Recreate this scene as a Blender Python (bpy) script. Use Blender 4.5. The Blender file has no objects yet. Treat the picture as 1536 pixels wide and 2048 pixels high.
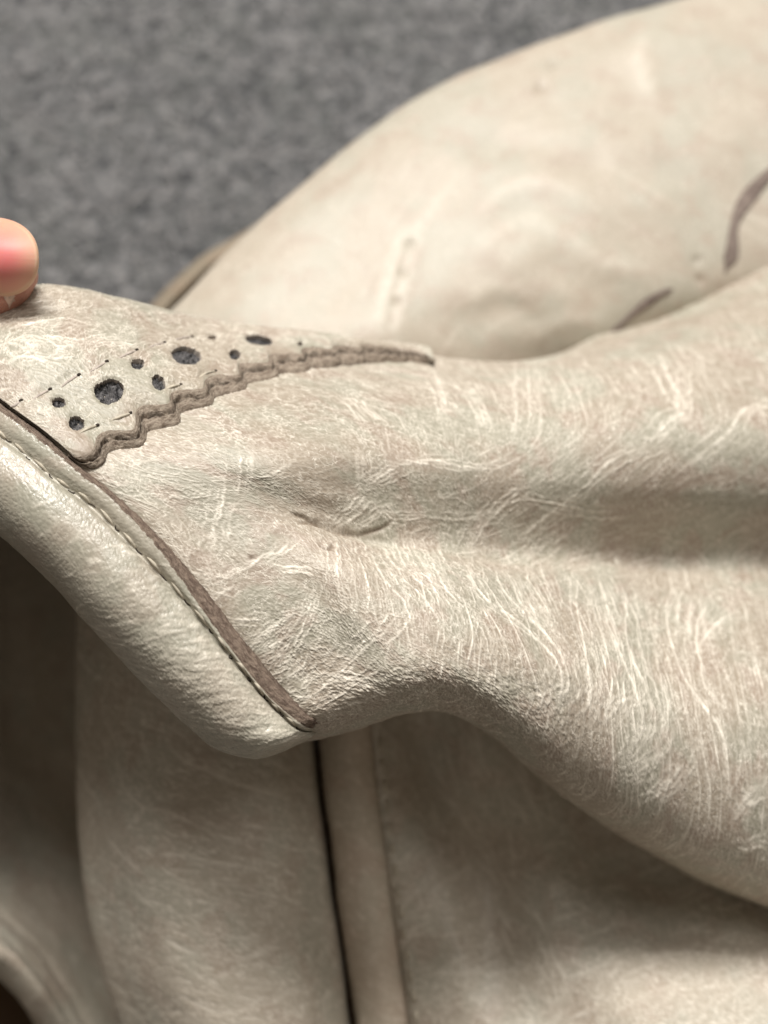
import bpy, math, random
import numpy as np

# ------------------------------------------------------------------ camera, world, lights
MM = 0.001
F, CX, CY = 2404.0, 768.0, 1024.0            # focal length and centre in photo pixels
PITCH = math.radians(70)                     # camera looks steeply down at the carpet
AXIS = 330.0                                 # mm along the optical axis to the carpet
sc = bpy.context.scene
CAM_POS = np.array([0.0, -AXIS * math.cos(PITCH), AXIS * math.sin(PITCH)])
RIGHT = np.array([1.0, 0, 0])
UP = np.array([0.0, math.sin(PITCH), math.cos(PITCH)])
BACK = np.array([0.0, -math.cos(PITCH), math.sin(PITCH)])
cd = bpy.data.cameras.new('camera'); cam = bpy.data.objects.new('camera', cd)
sc.collection.objects.link(cam); sc.camera = cam
cam.location = CAM_POS * MM
cam.rotation_euler = (math.pi / 2 - PITCH, 0, 0)
cd.sensor_fit = 'VERTICAL'; cd.sensor_height = 36.0
cd.lens = F / 2048.0 * 36.0
cd.clip_start = 0.005; cd.clip_end = 20
cd.dof.use_dof = True; cd.dof.focus_distance = 0.181
cd.dof.aperture_fstop = cd.lens / 4.0        # about 4 mm of entrance pupil, a phone lens

w = bpy.data.worlds.new('World'); sc.world = w; w.use_nodes = True
w.node_tree.nodes['Background'].inputs[0].default_value = (1.0, 0.86, 0.70, 1)
w.node_tree.nodes['Background'].inputs[1].default_value = 0.18

def area(name, loc, target, size, power, col):
    ld = bpy.data.lights.new(name, 'AREA'); ld.shape = 'RECTANGLE'
    ld.size, ld.size_y = size; ld.energy = power; ld.color = col
    o = bpy.data.objects.new(name, ld); sc.collection.objects.link(o)
    o.location = loc
    from mathutils import Vector
    o.rotation_euler = (Vector(target) - Vector(loc)).to_track_quat('-Z', 'Y').to_euler()
    return o
area('overhead_light', (-0.08, 0.86, 1.4), (0, 0, 0.1), (0.7, 0.4), 41, (1.0, 0.968, 0.918))
area('overhead_light', (0.6, 0.3, 1.7), (0, 0, 0.1), (0.5, 0.5), 6, (1.0, 0.965, 0.915))  # added fill light that lifts the shaded lower panels

sc.view_settings.view_transform = 'Standard'; sc.view_settings.look = 'None'
sc.view_settings.exposure = 0.0; sc.view_settings.gamma = 1.0
sc.cycles.max_bounces = 4; sc.cycles.diffuse_bounces = 3; sc.cycles.use_adaptive_sampling = True; sc.cycles.adaptive_threshold = 0.02
sc.cycles.use_denoising = True

# ------------------------------------------------------------------ numeric helpers
rng = np.random.default_rng(7)

def P(px, py, d):
    "photo pixel + distance (mm along the axis) -> world mm"
    px = np.asarray(px, float); py = np.asarray(py, float); d = np.asarray(d, float)
    x = (px - CX) / F * d; y = -(py - CY) / F * d
    return CAM_POS + x[..., None] * RIGHT + y[..., None] * UP - d[..., None] * BACK

def project(p):
    q = p - CAM_POS
    d = -(q @ BACK)
    return CX + F * (q @ RIGHT) / d, CY - F * (q @ UP) / d, d

def cr_matrix(n, t, tension=0.5):
    "Catmull-Rom interpolation matrix for n knots at parameters t in [0, n-1]"
    t = np.clip(t, 0, n - 1 - 1e-9); i = np.floor(t).astype(int); f = t - i
    B = np.zeros((len(t), n + 2)); r = np.arange(len(t)); s = tension
    w0 = -s*f + 2*s*f*f - s*f**3
    w1 = 1 + (s-3)*f*f + (2-s)*f**3
    w2 = s*f + (3-2*s)*f*f + (s-2)*f**3
    w3 = -s*f*f + s*f**3
    for k, wk in enumerate((w0, w1, w2, w3)):
        B[r, i + k] += wk
    M = np.zeros((n + 2, n)); M[1:n+1] = np.eye(n)
    M[0, 0], M[0, 1] = 2, -1; M[n+1, n-1], M[n+1, n-2] = 2, -1
    return B @ M

def eval_net(C, tu, tv):
    Bu = cr_matrix(C.shape[0], tu); Bv = cr_matrix(C.shape[1], tv)
    return np.einsum('ik,klc,jl->ijc', Bu, C, Bv)

def even_params(C, nu, nv, wu=None, wv=None):
    "sample parameters so that spacing is about even in mm along each direction"
    a, b = C.shape[:2]
    tu = np.linspace(0, a-1, 40*(a-1)+1); tv = np.linspace(0, b-1, 40*(b-1)+1)
    G = eval_net(C, tu, tv)
    def remap(axis, t, n, wt):
        seg = np.linalg.norm(np.diff(G, axis=axis), axis=2).mean(axis=1-axis)
        if wt is not None: seg = seg*np.interp((t[1:]+t[:-1])/2, *zip(*wt))
        s = np.concatenate([[0], np.cumsum(seg)]); return np.interp(np.linspace(0, s[-1], n), s, t)
    return remap(0, tu, nu, wu), remap(1, tv, nv, wv)

def normals(G, ref=None):
    du = np.gradient(G, axis=0); dv = np.gradient(G, axis=1)
    n = np.cross(du, dv); n /= np.linalg.norm(n, axis=2, keepdims=True) + 1e-12
    if ref is None:
        c = (n * (CAM_POS - G)).sum(2)
        if np.median(c) < 0: n = -n
    return n

_perm = rng.permutation(4096)
_gr = rng.uniform(0, 2*np.pi, 4096); _gx, _gy = np.cos(_gr), np.sin(_gr)
def perlin(x, y, seed=0):
    xi = np.floor(x).astype(np.int64); yi = np.floor(y).astype(np.int64)
    fx, fy = x - xi, y - yi
    u = fx*fx*fx*(fx*(fx*6-15)+10); v = fy*fy*fy*(fy*(fy*6-15)+10)
    def g(ix, iy, dx, dy):
        h = _perm[(_perm[(ix + seed*131) & 4095] + iy) & 4095]
        return _gx[h]*dx + _gy[h]*dy
    a = g(xi, yi, fx, fy); b = g(xi+1, yi, fx-1, fy)
    c = g(xi, yi+1, fx, fy-1); d = g(xi+1, yi+1, fx-1, fy-1)
    return (a + u*(b-a)) * (1-v) + (c + u*(d-c)) * v * 1.0

def fbm(x, y, octaves=4, seed=0, gain=0.5):
    s = 0; a = 1; f = 1
    for k in range(octaves):
        s = s + a*perlin(x*f, y*f, seed+k*17); a *= gain; f *= 2.03
    return s

def worley(x, y, seed=0):
    "F1 and F2 distances"
    xi = np.floor(x).astype(np.int64); yi = np.floor(y).astype(np.int64)
    f1 = np.full(x.shape, 9.0); f2 = np.full(x.shape, 9.0)
    for dx in (-1, 0, 1):
        for dy in (-1, 0, 1):
            h = _perm[(_perm[(xi+dx+seed*57) & 4095] + yi + dy) & 4095]
            px = xi + dx + (h % 64) / 64.0; py = yi + dy + (h // 64) / 64.0
            d = np.hypot(px - x, py - y)
            f2 = np.minimum(f2, np.maximum(f1, d)); f1 = np.minimum(f1, d)
    return f1, f2

def sstep(a, b, x):
    t = np.clip((x-a)/(b-a), 0, 1); return t*t*(3-2*t)

def bil(A, I, J):
    n, m = A.shape[:2]
    I = np.clip(I, 0, n-1.001); J = np.clip(J, 0, m-1.001)
    i = I.astype(np.int64); j = J.astype(np.int64); f = I-i; g = J-j
    if A.ndim == 3: f = f[..., None]; g = g[..., None]
    return (A[i, j]*(1-f) + A[i+1, j]*f)*(1-g) + (A[i, j+1]*(1-f) + A[i+1, j+1]*f)*g

def blur(A, n):
    for _ in range(n):
        A = np.pad(A, 1, mode='edge')
        A = (A[:-2, 1:-1] + 2*A[1:-1, 1:-1] + A[2:, 1:-1]) / 4
        A = np.pad(A, ((0, 0), (1, 1)), mode='edge')
        A = (A[:, :-2] + 2*A[:, 1:-1] + A[:, 2:]) / 4
    return A

class Sheet:
    "a gridded surface with its own mm coordinates, creases and relief"
    def __init__(s, net, nu, nv, wu=None, wv=None):
        s.C = P(*np.moveaxis(np.asarray(net, float), -1, 0))
        s.tu, s.tv = even_params(s.C, nu, nv, wu, wv)
        s.setup(eval_net(s.C, s.tu, s.tv))
    def setup(s, G):
        s.G = G; s.N = normals(G)
        s.nu, s.nv = G.shape[:2]
        lu = np.linalg.norm(np.diff(G, axis=0), axis=2); lv = np.linalg.norm(np.diff(G, axis=1), axis=2)
        s.hu = np.maximum(np.vstack([lu, lu[-1:]]), 1e-3); s.hv = np.maximum(np.hstack([lv, lv[:, -1:]]), 1e-3)
        
        I, J = np.meshgrid(np.arange(s.nu), np.arange(s.nv), indexing='ij')
        cu = np.cumsum(np.vstack([np.zeros((1, s.nv)), s.hu[:-1]]), axis=0)
        cv = np.cumsum(np.hstack([np.zeros((s.nu, 1)), s.hv[:, :-1]]), axis=1)
        s.X = 0.5*(cu + cu.mean(1, keepdims=True)); s.Y = 0.5*(cv + cv.mean(0, keepdims=True))         # surface mm
        s.disp = np.zeros((s.nu, s.nv)); s.crease = np.zeros((s.nu, s.nv)); s.dark = np.zeros((s.nu, s.nv))
        s.extra = {}
        s.px, s.py, s.dep = project(G)
        s.front = (s.N * (CAM_POS - G)).sum(2) > 0
        vis = s.front & (s.px > 0) & (s.px < 1536) & (s.py > 0) & (s.py < 2048)
        s.mu, s.mv = (float(np.median(s.hu[vis])), float(np.median(s.hv[vis]))) if vis.any() else (s.hu.mean(), s.hv.mean())
    def find(s, px, py, h=0.0, stride=2):
        "grid index (float) of the visible surface point that shows at a photo pixel"
        g = s.G[::stride, ::stride] + h*s.N[::stride, ::stride]
        x, y, d = project(g)
        d = d.ravel(); x = x.ravel(); y = y.ravel()
        pen = np.where(s.front[::stride, ::stride].ravel(), 0, 900.0)
        nn = s.G[::stride, ::stride].shape[1]
        out = []
        for a, b in zip(np.atleast_1d(px), np.atleast_1d(py)):
            k = int(np.argmin((x-a)**2 + (y-b)**2 + pen))
            out.append((k//nn*stride, k % nn*stride))
        return np.array(out, float)
    def flow(s, ctrl, reach=14.0, default=None):
        "direction field (grid axes, mm) from image directions given at photo pixels"
        idx = s.find([c[0] for c in ctrl], [c[1] for c in ctrl]).astype(int)
        num = np.zeros((s.nu, s.nv), complex); den = np.zeros((s.nu, s.nv))
        for (cx, cy, dx, dy), (i, j) in zip(ctrl, idx):
            i = min(max(i, 2), s.nu-3); j = min(max(j, 2), s.nv-3)
            eu = s.G[i+2, j]-s.G[i-2, j]; ev = s.G[i, j+2]-s.G[i, j-2]
            lu, lv = np.linalg.norm(eu), np.linalg.norm(ev)
            J = np.array([[eu@RIGHT/lu, ev@RIGHT/lv], [-eu@UP/lu, -ev@UP/lv]])
            a = np.linalg.lstsq(J + 1e-3*np.eye(2), np.array([dx, dy], float), rcond=None)[0]
            th = math.atan2(a[1], a[0])
            r2 = (s.X-s.X[i, j])**2 + (s.Y-s.Y[i, j])**2
            wgt = 1/(r2/reach**2 + 0.05)**2
            num += wgt*np.exp(2j*th); den += wgt
        return np.angle(num/den)/2
    def lic(s, noise, ang, length, step=None):
        step = step or min(s.mu, s.mv)*1.3
        n = max(2, int(length/step/2))
        I0, J0 = np.meshgrid(np.arange(s.nu, dtype=float), np.arange(s.nv, dtype=float), indexing='ij')
        ca, sa = np.cos(ang).astype(np.float32), np.sin(ang).astype(np.float32)
        acc = noise.copy(); ws = 1.0
        for sg in (1, -1):
            I, J = I0.copy(), J0.copy(); pu, pv = sg*ca, sg*sa
            for k in range(n):
                ii = np.clip(I, 0, s.nu-1).astype(np.int32); jj = np.clip(J, 0, s.nv-1).astype(np.int32)
                cu, cv = ca[ii, jj], sa[ii, jj]
                f = np.where(cu*pu + cv*pv < 0, -1.0, 1.0).astype(np.float32); cu = cu*f; cv = cv*f; pu, pv = cu, cv
                I = I + step*cu/s.mu; J = J + step*cv/s.mv
                wk = 0.5+0.5*math.cos(math.pi*(k+1)/(n+1))
                acc = acc + wk*bil(noise, I, J); ws += wk
        acc = acc/ws
        return (acc-acc.mean())/(acc.std()+1e-9)
    def stroke(s, pts, target, width, amp=1.0, wiggle=0.25, seed=0, breaks=0.0, h=0.0, raw_idx=None, taper=0.25):
        "one traced crease: photo polyline laid on the surface and drawn along it"
        idx = s.find([p[0] for p in pts], [p[1] for p in pts], h) if raw_idx is None else np.asarray(raw_idx, float)
        L = np.hypot(np.diff(idx[:, 0])*s.mu, np.diff(idx[:, 1])*s.mv)
        t = np.concatenate([[0], np.cumsum(L)])
        if t[-1] < 0.3: return
        n = int(t[-1]/(0.5*min(s.mu, s.mv)))+2
        q = np.linspace(0, len(idx)-1, n)
        B = cr_matrix(len(idx), q); c = B @ idx
        sm = np.linspace(0, t[-1], n)
        wob = fbm(sm*0.55+seed*7.3, np.full(n, seed*3.1), 3, seed)*wiggle*2.2
        tang = np.gradient(c*[s.mu, s.mv], axis=0); tang /= np.linalg.norm(tang, axis=1, keepdims=True)+1e-9
        c = c + np.stack([-tang[:, 1]*wob/s.mu, tang[:, 0]*wob/s.mv], 1)
        u = sm/t[-1]
        A = amp*np.clip(np.minimum(u, 1-u)/max(taper, 1e-3), 0, 1)**0.6
        A = A*(0.75+0.5*perlin(sm*0.4+seed, np.full(n, 9.7+seed), 3))
        if breaks: A = A*sstep(-breaks, 0.15, perlin(sm*0.8+seed*1.7, np.full(n, 4.2), 5)+0.25)
        R = int(math.ceil(2.4*width/min(s.mu, s.mv)))
        ii, jj = np.round(c[:, 0]).astype(int), np.round(c[:, 1]).astype(int)
        for a in range(-R, R+1):
            for b in range(-R, R+1):
                x, y = ii+a, jj+b
                ok = (x >= 0) & (x < s.nu) & (y >= 0) & (y < s.nv)
                d2 = ((x-c[:, 0])*s.mu)**2 + ((y-c[:, 1])*s.mv)**2
                np.maximum.at(target, (x[ok], y[ok]), (A*np.exp(-d2/width**2))[ok])
    def streams(s, ang, target, count, wid, lens, seed, weight):
        "many separate hair creases that follow the flow"
        r = np.random.default_rng(seed)
        w_ = np.cumsum((weight*s.front).ravel()); k = np.searchsorted(w_, r.random(count)*w_[-1])
        I, J = (k//s.nv).astype(float), (k % s.nv).astype(float)
        Ls = lens[0]*(lens[1]/lens[0])**r.random(count)
        st = 0.45*min(s.mu, s.mv); n = int(lens[1]/st)
        sg = np.where(r.random(count) < .5, 1.0, -1.0); pu, pv = None, None
        off = r.normal(0, 0.13, count); W = wid[0]*(wid[1]/wid[0])**r.random(count); A0 = 0.35+0.65*r.random(count)
        ca, sa = np.cos(ang), np.sin(ang); R = int(math.ceil(2.0*wid[1]/min(s.mu, s.mv)))
        for i in range(n):
            live = (i*st < Ls) & (I > 1) & (I < s.nu-2) & (J > 1) & (J < s.nv-2)
            if not live.any(): break
            ii, jj = np.clip(I, 0, s.nu-1).astype(int), np.clip(J, 0, s.nv-1).astype(int)
            cu, cv = ca[ii, jj], sa[ii, jj]
            if pu is not None:
                f = np.where(cu*pu+cv*pv < 0, -1.0, 1.0); cu = cu*f; cv = cv*f
            else: cu = cu*sg; cv = cv*sg
            pu, pv = cu, cv
            wob = off + 0.6*perlin(np.full(count, i*st*0.9)+np.arange(count)*3.7, np.arange(count)*1.31, 6)
            du, dv = cu*np.cos(wob)-cv*np.sin(wob), cu*np.sin(wob)+cv*np.cos(wob)
            I = I+np.where(live, st*du/s.hu[ii, jj], 0); J = J+np.where(live, st*dv/s.hv[ii, jj], 0)
            u = i*st/Ls
            A = np.where(live, A0*np.clip(np.minimum(u, 1-u)/0.3, 0, 1)**0.7, 0)*(0.8+0.6*perlin(np.full(count, i*st*0.7)+np.arange(count)*7.1, np.arange(count)*2.3, 2))
            for a in range(-R, R+1):
                for b in range(-R, R+1):
                    x, y = np.round(I).astype(int)+a, np.round(J).astype(int)+b
                    ok = live & (x >= 0) & (x < s.nu) & (y >= 0) & (y < s.nv)
                    d2 = ((x-I)*s.mu)**2+((y-J)*s.mv)**2
                    np.maximum.at(target, (x[ok], y[ok]), (A*np.exp(-d2/W**2))[ok])
    def final(s, extra_h=0.0):
        return s.G + (s.disp + extra_h)[..., None]*s.N

def mesh_from_grid(name, V, mat, parent, attrs=None, uv=None, mask=None, kind=None):
    "grid of world-mm vertices -> one mesh object; mask selects the faces that exist"
    nu, nv = V.shape[:2]
    k = np.arange(nu*nv).reshape(nu, nv)
    q = np.stack([k[:-1, :-1], k[1:, :-1], k[1:, 1:], k[:-1, 1:]], -1)
    n = np.cross(V[nu//2+1, nv//2]-V[nu//2, nv//2], V[nu//2, nv//2+1]-V[nu//2, nv//2])
    q = q.reshape(-1, 4) if mask is None else q[mask]
    return mesh_from_quads(name, V.reshape(-1, 3), q, mat, parent, {a: b.ravel() for a, b in (attrs or {}).items()},
                           None if uv is None else np.stack([uv[0].ravel(), uv[1].ravel()], 1))

def mesh_from_quads(name, V, q, mat, parent, attrs=None, uv=None):
    used = np.zeros(len(V), bool); used[q.ravel()] = True
    re = np.cumsum(used)-1; V = V[used]; q = re[q]
    me = bpy.data.meshes.new(name)
    me.vertices.add(len(V)); me.vertices.foreach_set('co', (V*MM).astype(np.float32).ravel())
    me.loops.add(q.size); me.loops.foreach_set('vertex_index', q.astype(np.int32).ravel())
    me.polygons.add(len(q)); me.polygons.foreach_set('loop_start', (np.arange(len(q))*q.shape[1]).astype(np.int32))
    me.update(calc_edges=True)
    for a, b in (attrs or {}).items():
        at = me.attributes.new(a, 'FLOAT', 'POINT'); at.data.foreach_set('value', b[used].astype(np.float32))
    if uv is not None:
        l = me.uv_layers.new(name='surface')
        l.data.foreach_set('uv', uv[used][q.ravel()].astype(np.float32).ravel())
    me.shade_smooth()
    me.materials.append(mat)
    o = bpy.data.objects.new(name, me); sc.collection.objects.link(o)
    if parent: o.parent = parent
    return o

# ------------------------------------------------------------------ materials
class NT:
    def __init__(s, name):
        s.m = bpy.data.materials.new(name); s.m.use_nodes = True
        s.t = s.m.node_tree; s.b = s.t.nodes['Principled BSDF']
    def n(s, typ, **kw):
        x = s.t.nodes.new(typ)
        for k, v in kw.items(): setattr(x, k, v)
        return x
    def l(s, a, b): s.t.links.new(a, b)
    def val(s, sock, v):
        if hasattr(v, 'node') or isinstance(v, bpy.types.NodeSocket): s.l(v, sock)
        else: sock.default_value = v
    def math(s, op, a, b=0.0, clamp=False):
        x = s.n('ShaderNodeMath', operation=op); x.use_clamp = clamp
        s.val(x.inputs[0], a); s.val(x.inputs[1], b); return x.outputs[0]
    def mix(s, f, a, b):
        x = s.n('ShaderNodeMix', data_type='RGBA')
        s.val(x.inputs['Factor'], f)
        s.val(x.inputs[6], a if not isinstance(a, tuple) else (*a, 1)); s.val(x.inputs[7], b if not isinstance(b, tuple) else (*b, 1))
        return x.outputs[2]
    def attr(s, name):
        x = s.n('ShaderNodeAttribute'); x.attribute_name = name; return x.outputs['Fac']
    def uv(s):
        return s.n('ShaderNodeUVMap', uv_map='surface').outputs[0]
    def noise(s, vec, scale, detail=3.0, rough=0.55, dist=0.0):
        x = s.n('ShaderNodeTexNoise'); s.l(vec, x.inputs['Vector'])
        x.inputs['Scale'].default_value = scale; x.inputs['Detail'].default_value = detail
        x.inputs['Roughness'].default_value = rough; x.inputs['Distortion'].default_value = dist
        return x.outputs['Fac']
    def vor(s, vec, scale, feature='F1', rnd=1.0):
        x = s.n('ShaderNodeTexVoronoi', feature=feature); s.l(vec, x.inputs['Vector'])
        x.inputs['Scale'].default_value = scale; x.inputs['Randomness'].default_value = rnd
        return x.outputs['Distance']
    def ramp(s, v, lo, hi, a=0.0, b=1.0):
        x = s.n('ShaderNodeMapRange', interpolation_type='SMOOTHSTEP'); s.l(v, x.inputs[0])
        for k, q in zip((1, 2, 3, 4), (lo, hi, a, b)): x.inputs[k].default_value = q
        return x.outputs[0]
    def bump(s, height, dist, strength=1.0, normal=None):
        x = s.n('ShaderNodeBump'); s.l(height, x.inputs['Height'])
        x.inputs['Distance'].default_value = dist; x.inputs['Strength'].default_value = strength
        if normal is not None: s.l(normal, x.inputs['Normal'])
        return x.outputs[0]

def leather(name, base, grey, pink, light, darkc, rough=0.46, pore=1.0, grain=1.0, cell=1.5, spec=0.5, lines=1.0):
    t = NT(name); uv = t.uv()
    col = t.mix(t.attr('tone'), base, grey)
    col = t.mix(t.math('MULTIPLY', t.attr('pink'), 0.75), col, pink)
    fine = t.noise(uv, 1.1, 4.0, 0.65)
    col = t.mix(t.ramp(fine, 0.42, 0.75, 0.0, 0.2), col, light)
    wob = t.n('ShaderNodeTexNoise'); t.l(uv, wob.inputs['Vector']); wob.inputs['Scale'].default_value = 0.7; wob.inputs['Detail'].default_value = 2.0
    wv_ = t.n('ShaderNodeVectorMath', operation='MULTIPLY_ADD'); t.l(wob.outputs['Color'], wv_.inputs[0]); wv_.inputs[1].default_value = (1.5, 1.5, 0); t.l(uv, wv_.inputs[2])
    e2 = t.ramp(t.vor(wv_.outputs[0], 0.95, 'DISTANCE_TO_EDGE'), 0.0, 0.085, 1.0, 0.0)
    netm = t.attr('netm')
    net = t.math('MULTIPLY', e2, t.math('MULTIPLY', netm, t.ramp(fine, 0.40, 0.58)))
    col = t.mix(t.math('MULTIPLY', net, 0.6*lines), col, light)
    col = t.mix(t.attr('crease'), col, light)
    p1 = t.vor(uv, cell*1.25)
    pit = t.math('MULTIPLY', t.ramp(p1, 0.05, 0.22, 1.0, 0.0), t.math('SUBTRACT', 1.0, netm))
    col = t.mix(t.math('MULTIPLY', pit, 0.45*pore), col, darkc)
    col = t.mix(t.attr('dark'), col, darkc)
    t.l(col, t.b.inputs['Base Color'])
    t.l(t.ramp(fine, 0.3, 0.7, rough-0.08, rough+0.12), t.b.inputs['Roughness'])
    t.b.inputs['Specular IOR Level'].default_value = spec
    h = t.math('ADD', t.math('MULTIPLY', p1, 0.7), t.math('MULTIPLY', t.noise(uv, 2.6, 2.0, 0.6), 0.6))
    h = t.math('ADD', h, t.math('MULTIPLY', net, 0.5*lines))
    t.l(t.bump(h, 0.00007*grain, 1.0), t.b.inputs['Normal'])
    return t.m

LEATHER = leather('cream_leather', (0.318, 0.266, 0.208), (0.305, 0.286, 0.226), (0.30, 0.232, 0.183), (0.83, 0.775, 0.68), (0.16, 0.115, 0.08))
BIND = leather('pale_grey_binding_leather', (0.345, 0.315, 0.255), (0.325, 0.31, 0.25), (0.35, 0.303, 0.245), (0.68, 0.63, 0.54), (0.13, 0.105, 0.08), rough=0.36, pore=0.35, grain=1.35, cell=1.3, spec=0.75, lines=0.35)
SOFTL = leather('soft_cream_leather', (0.41, 0.36, 0.293), (0.39, 0.362, 0.298), (0.375, 0.312, 0.252), (0.74, 0.685, 0.60), (0.15, 0.11, 0.08), pore=0.4, lines=0.7)

WELT = leather('pinkish_welt_leather', (0.47, 0.395, 0.315), (0.45, 0.395, 0.315), (0.45, 0.36, 0.285), (0.72, 0.64, 0.55), (0.15, 0.11, 0.08), pore=0.4, lines=0.5)
TANP = leather('tan_under_leather', (0.27, 0.215, 0.155), (0.25, 0.21, 0.155), (0.26, 0.2, 0.145), (0.36, 0.30, 0.23), (0.1, 0.07, 0.05))

def fibrous(name, a, b, c, scale=1.2, bumpd=0.0002, stretch=(1, 1, 1)):
    t = NT(name); uv = t.uv()
    mp = t.n('ShaderNodeMapping'); t.l(uv, mp.inputs[0]); mp.inputs['Scale'].default_value = stretch
    n1 = t.noise(mp.outputs[0], scale, 5.0, 0.7, 0.5); n2 = t.noise(mp.outputs[0], scale*4, 4.0, 0.7)
    col = t.mix(t.ramp(n1, 0.36, 0.62), a, b); col = t.mix(t.ramp(n2, 0.52, 0.75, 0, 0.8), col, c)
    col = t.mix(t.attr('dark'), col, (0.035, 0.026, 0.02))
    t.l(col, t.b.inputs['Base Color']); t.b.inputs['Roughness'].default_value = 0.9
    t.b.inputs['Specular IOR Level'].default_value = 0.15
    t.l(t.bump(t.math('ADD', n1, n2), bumpd), t.b.inputs['Normal'])
    return t.m
RAW = fibrous('raw_cut_leather', (0.20, 0.155, 0.12), (0.40, 0.335, 0.27), (0.56, 0.49, 0.41), 0.8, 0.0003, (1.0, 3.0, 1))
RAWB = fibrous('brown_raw_edge', (0.14, 0.10, 0.08), (0.28, 0.215, 0.17), (0.46, 0.385, 0.30), 0.9, 0.0003, (0.6, 2.2, 1))
RAWS = fibrous('faded_raw_seam', (0.16, 0.125, 0.11), (0.24, 0.195, 0.17), (0.34, 0.285, 0.245), 0.5, 0.0003)
FELT = fibrous('charcoal_felt', (0.025, 0.025, 0.027), (0.18, 0.173, 0.176), (0.6, 0.58, 0.58), 0.9, 0.0006)

def plain(name, col, rough=0.7, spec=0.3, sss=0.0):
    t = NT(name); g = t.n('ShaderNodeTexCoord').outputs['Object']
    n1 = t.noise(g, 1500.0, 4.0)
    t.l(t.mix(t.ramp(n1, 0.3, 0.7), tuple(c*0.8 for c in col), tuple(min(1, c*1.18) for c in col)), t.b.inputs['Base Color'])
    t.b.inputs['Roughness'].default_value = rough; t.b.inputs['Specular IOR Level'].default_value = spec
    return t.m
THREAD_PALE = plain('pale_thread', (0.47, 0.425, 0.345))
THREAD_DARK = plain('grey_thread', (0.13, 0.115, 0.105))
THREAD_GREY = plain('mauve_grey_thread', (0.42, 0.365, 0.325))
HOLE = plain('needle_hole', (0.045, 0.036, 0.03), 0.9, 0.1)
DARK_BROWN = plain('dark_brown', (0.085, 0.055, 0.035), 0.9, 0.1)

# ------------------------------------------------------------------ carpet
def carpet():
    t = NT('grey_felt_carpet'); g = t.n('ShaderNodeTexCoord').outputs['Object']
    a = t.noise(g, 150.0, 5.0, 0.68, 0.8); b = t.noise(g, 420.0, 4.0, 0.7); c = t.noise(g, 40.0, 2.0)
    col = t.mix(t.ramp(a, 0.36, 0.64), (0.05, 0.053, 0.057), (0.175, 0.175, 0.178))
    col = t.mix(t.ramp(b, 0.46, 0.72, 0.0, 0.7), col, (0.32, 0.312, 0.31))
    col = t.mix(t.ramp(c, 0.45, 0.6, 0, 0.35), col, (0.13, 0.135, 0.13))
    t.l(col, t.b.inputs['Base Color']); t.b.inputs['Roughness'].default_value = 0.95
    t.b.inputs['Specular IOR Level'].default_value = 0.1
    t.l(t.bump(t.math('ADD', a, b), 0.0012), t.b.inputs['Normal'])
    n = 160
    x = np.linspace(-700, 700, n); X, Y = np.meshgrid(x, x, indexing='ij')
    Z = fbm(X/18, Y/18, 3, 5)*1.0 - 1.0
    o = mesh_from_grid('carpet', np.stack([X, Y, Z], -1), t.m, None)
    o['kind'] = 'structure'; o['label'] = 'mottled grey felt carpet under the leather'
    # loose felt fibres lying on the carpet, over the part the garment leaves open
    n = 18000; r = np.random.default_rng(5)
    c = np.stack([r.uniform(-190, 150, n), r.uniform(-30, 300, n), r.uniform(-0.6, 0.8, n)], 1)
    th = r.uniform(0, np.pi, n); ln = r.uniform(3, 9, n); bend = r.normal(0, 0.5, n); wd = r.uniform(0.07, 0.17, n)
    V = np.zeros((n, 4, 2, 3))
    for k, f in enumerate((-0.5, -0.17, 0.17, 0.5)):
        a = th + bend*f*2; d = np.stack([np.cos(a), np.sin(a), 0*a], 1); p = np.stack([-np.sin(a), np.cos(a), 0*a], 1)
        m = c + d*(ln*f)[:, None] + np.array([0, 0, 0.5])*(1-4*f*f)
        V[:, k, 0] = m - p*wd[:, None]; V[:, k, 1] = m + p*wd[:, None]
    b = (np.arange(n)*8)[:, None]
    q = np.concatenate([np.stack([b+2*k, b+2*k+1, b+2*k+3, b+2*k+2], -1).reshape(-1, 4) for k in range(3)])
    ft = NT('felt_fibre'); v = ft.attr('crease')
    ft.l(ft.mix(v, (0.036, 0.039, 0.043), (0.33, 0.322, 0.322)), ft.b.inputs['Base Color']); ft.b.inputs['Roughness'].default_value = 0.9
    f = mesh_from_quads('carpet_fibres', V.reshape(-1, 3), q, ft.m, o, {'crease': np.repeat(r.random(n)**1.3, 8)})
    f['kind'] = 'stuff'
    return o
carpet()

# ------------------------------------------------------------------ the garment
garment = bpy.data.objects.new('leather_garment', None); sc.collection.objects.link(garment)
garment['label'] = 'creased cream leather garment with rolled hem and punched scalloped trim, bunched up on grey carpet'
garment['category'] = 'leather garment'

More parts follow.
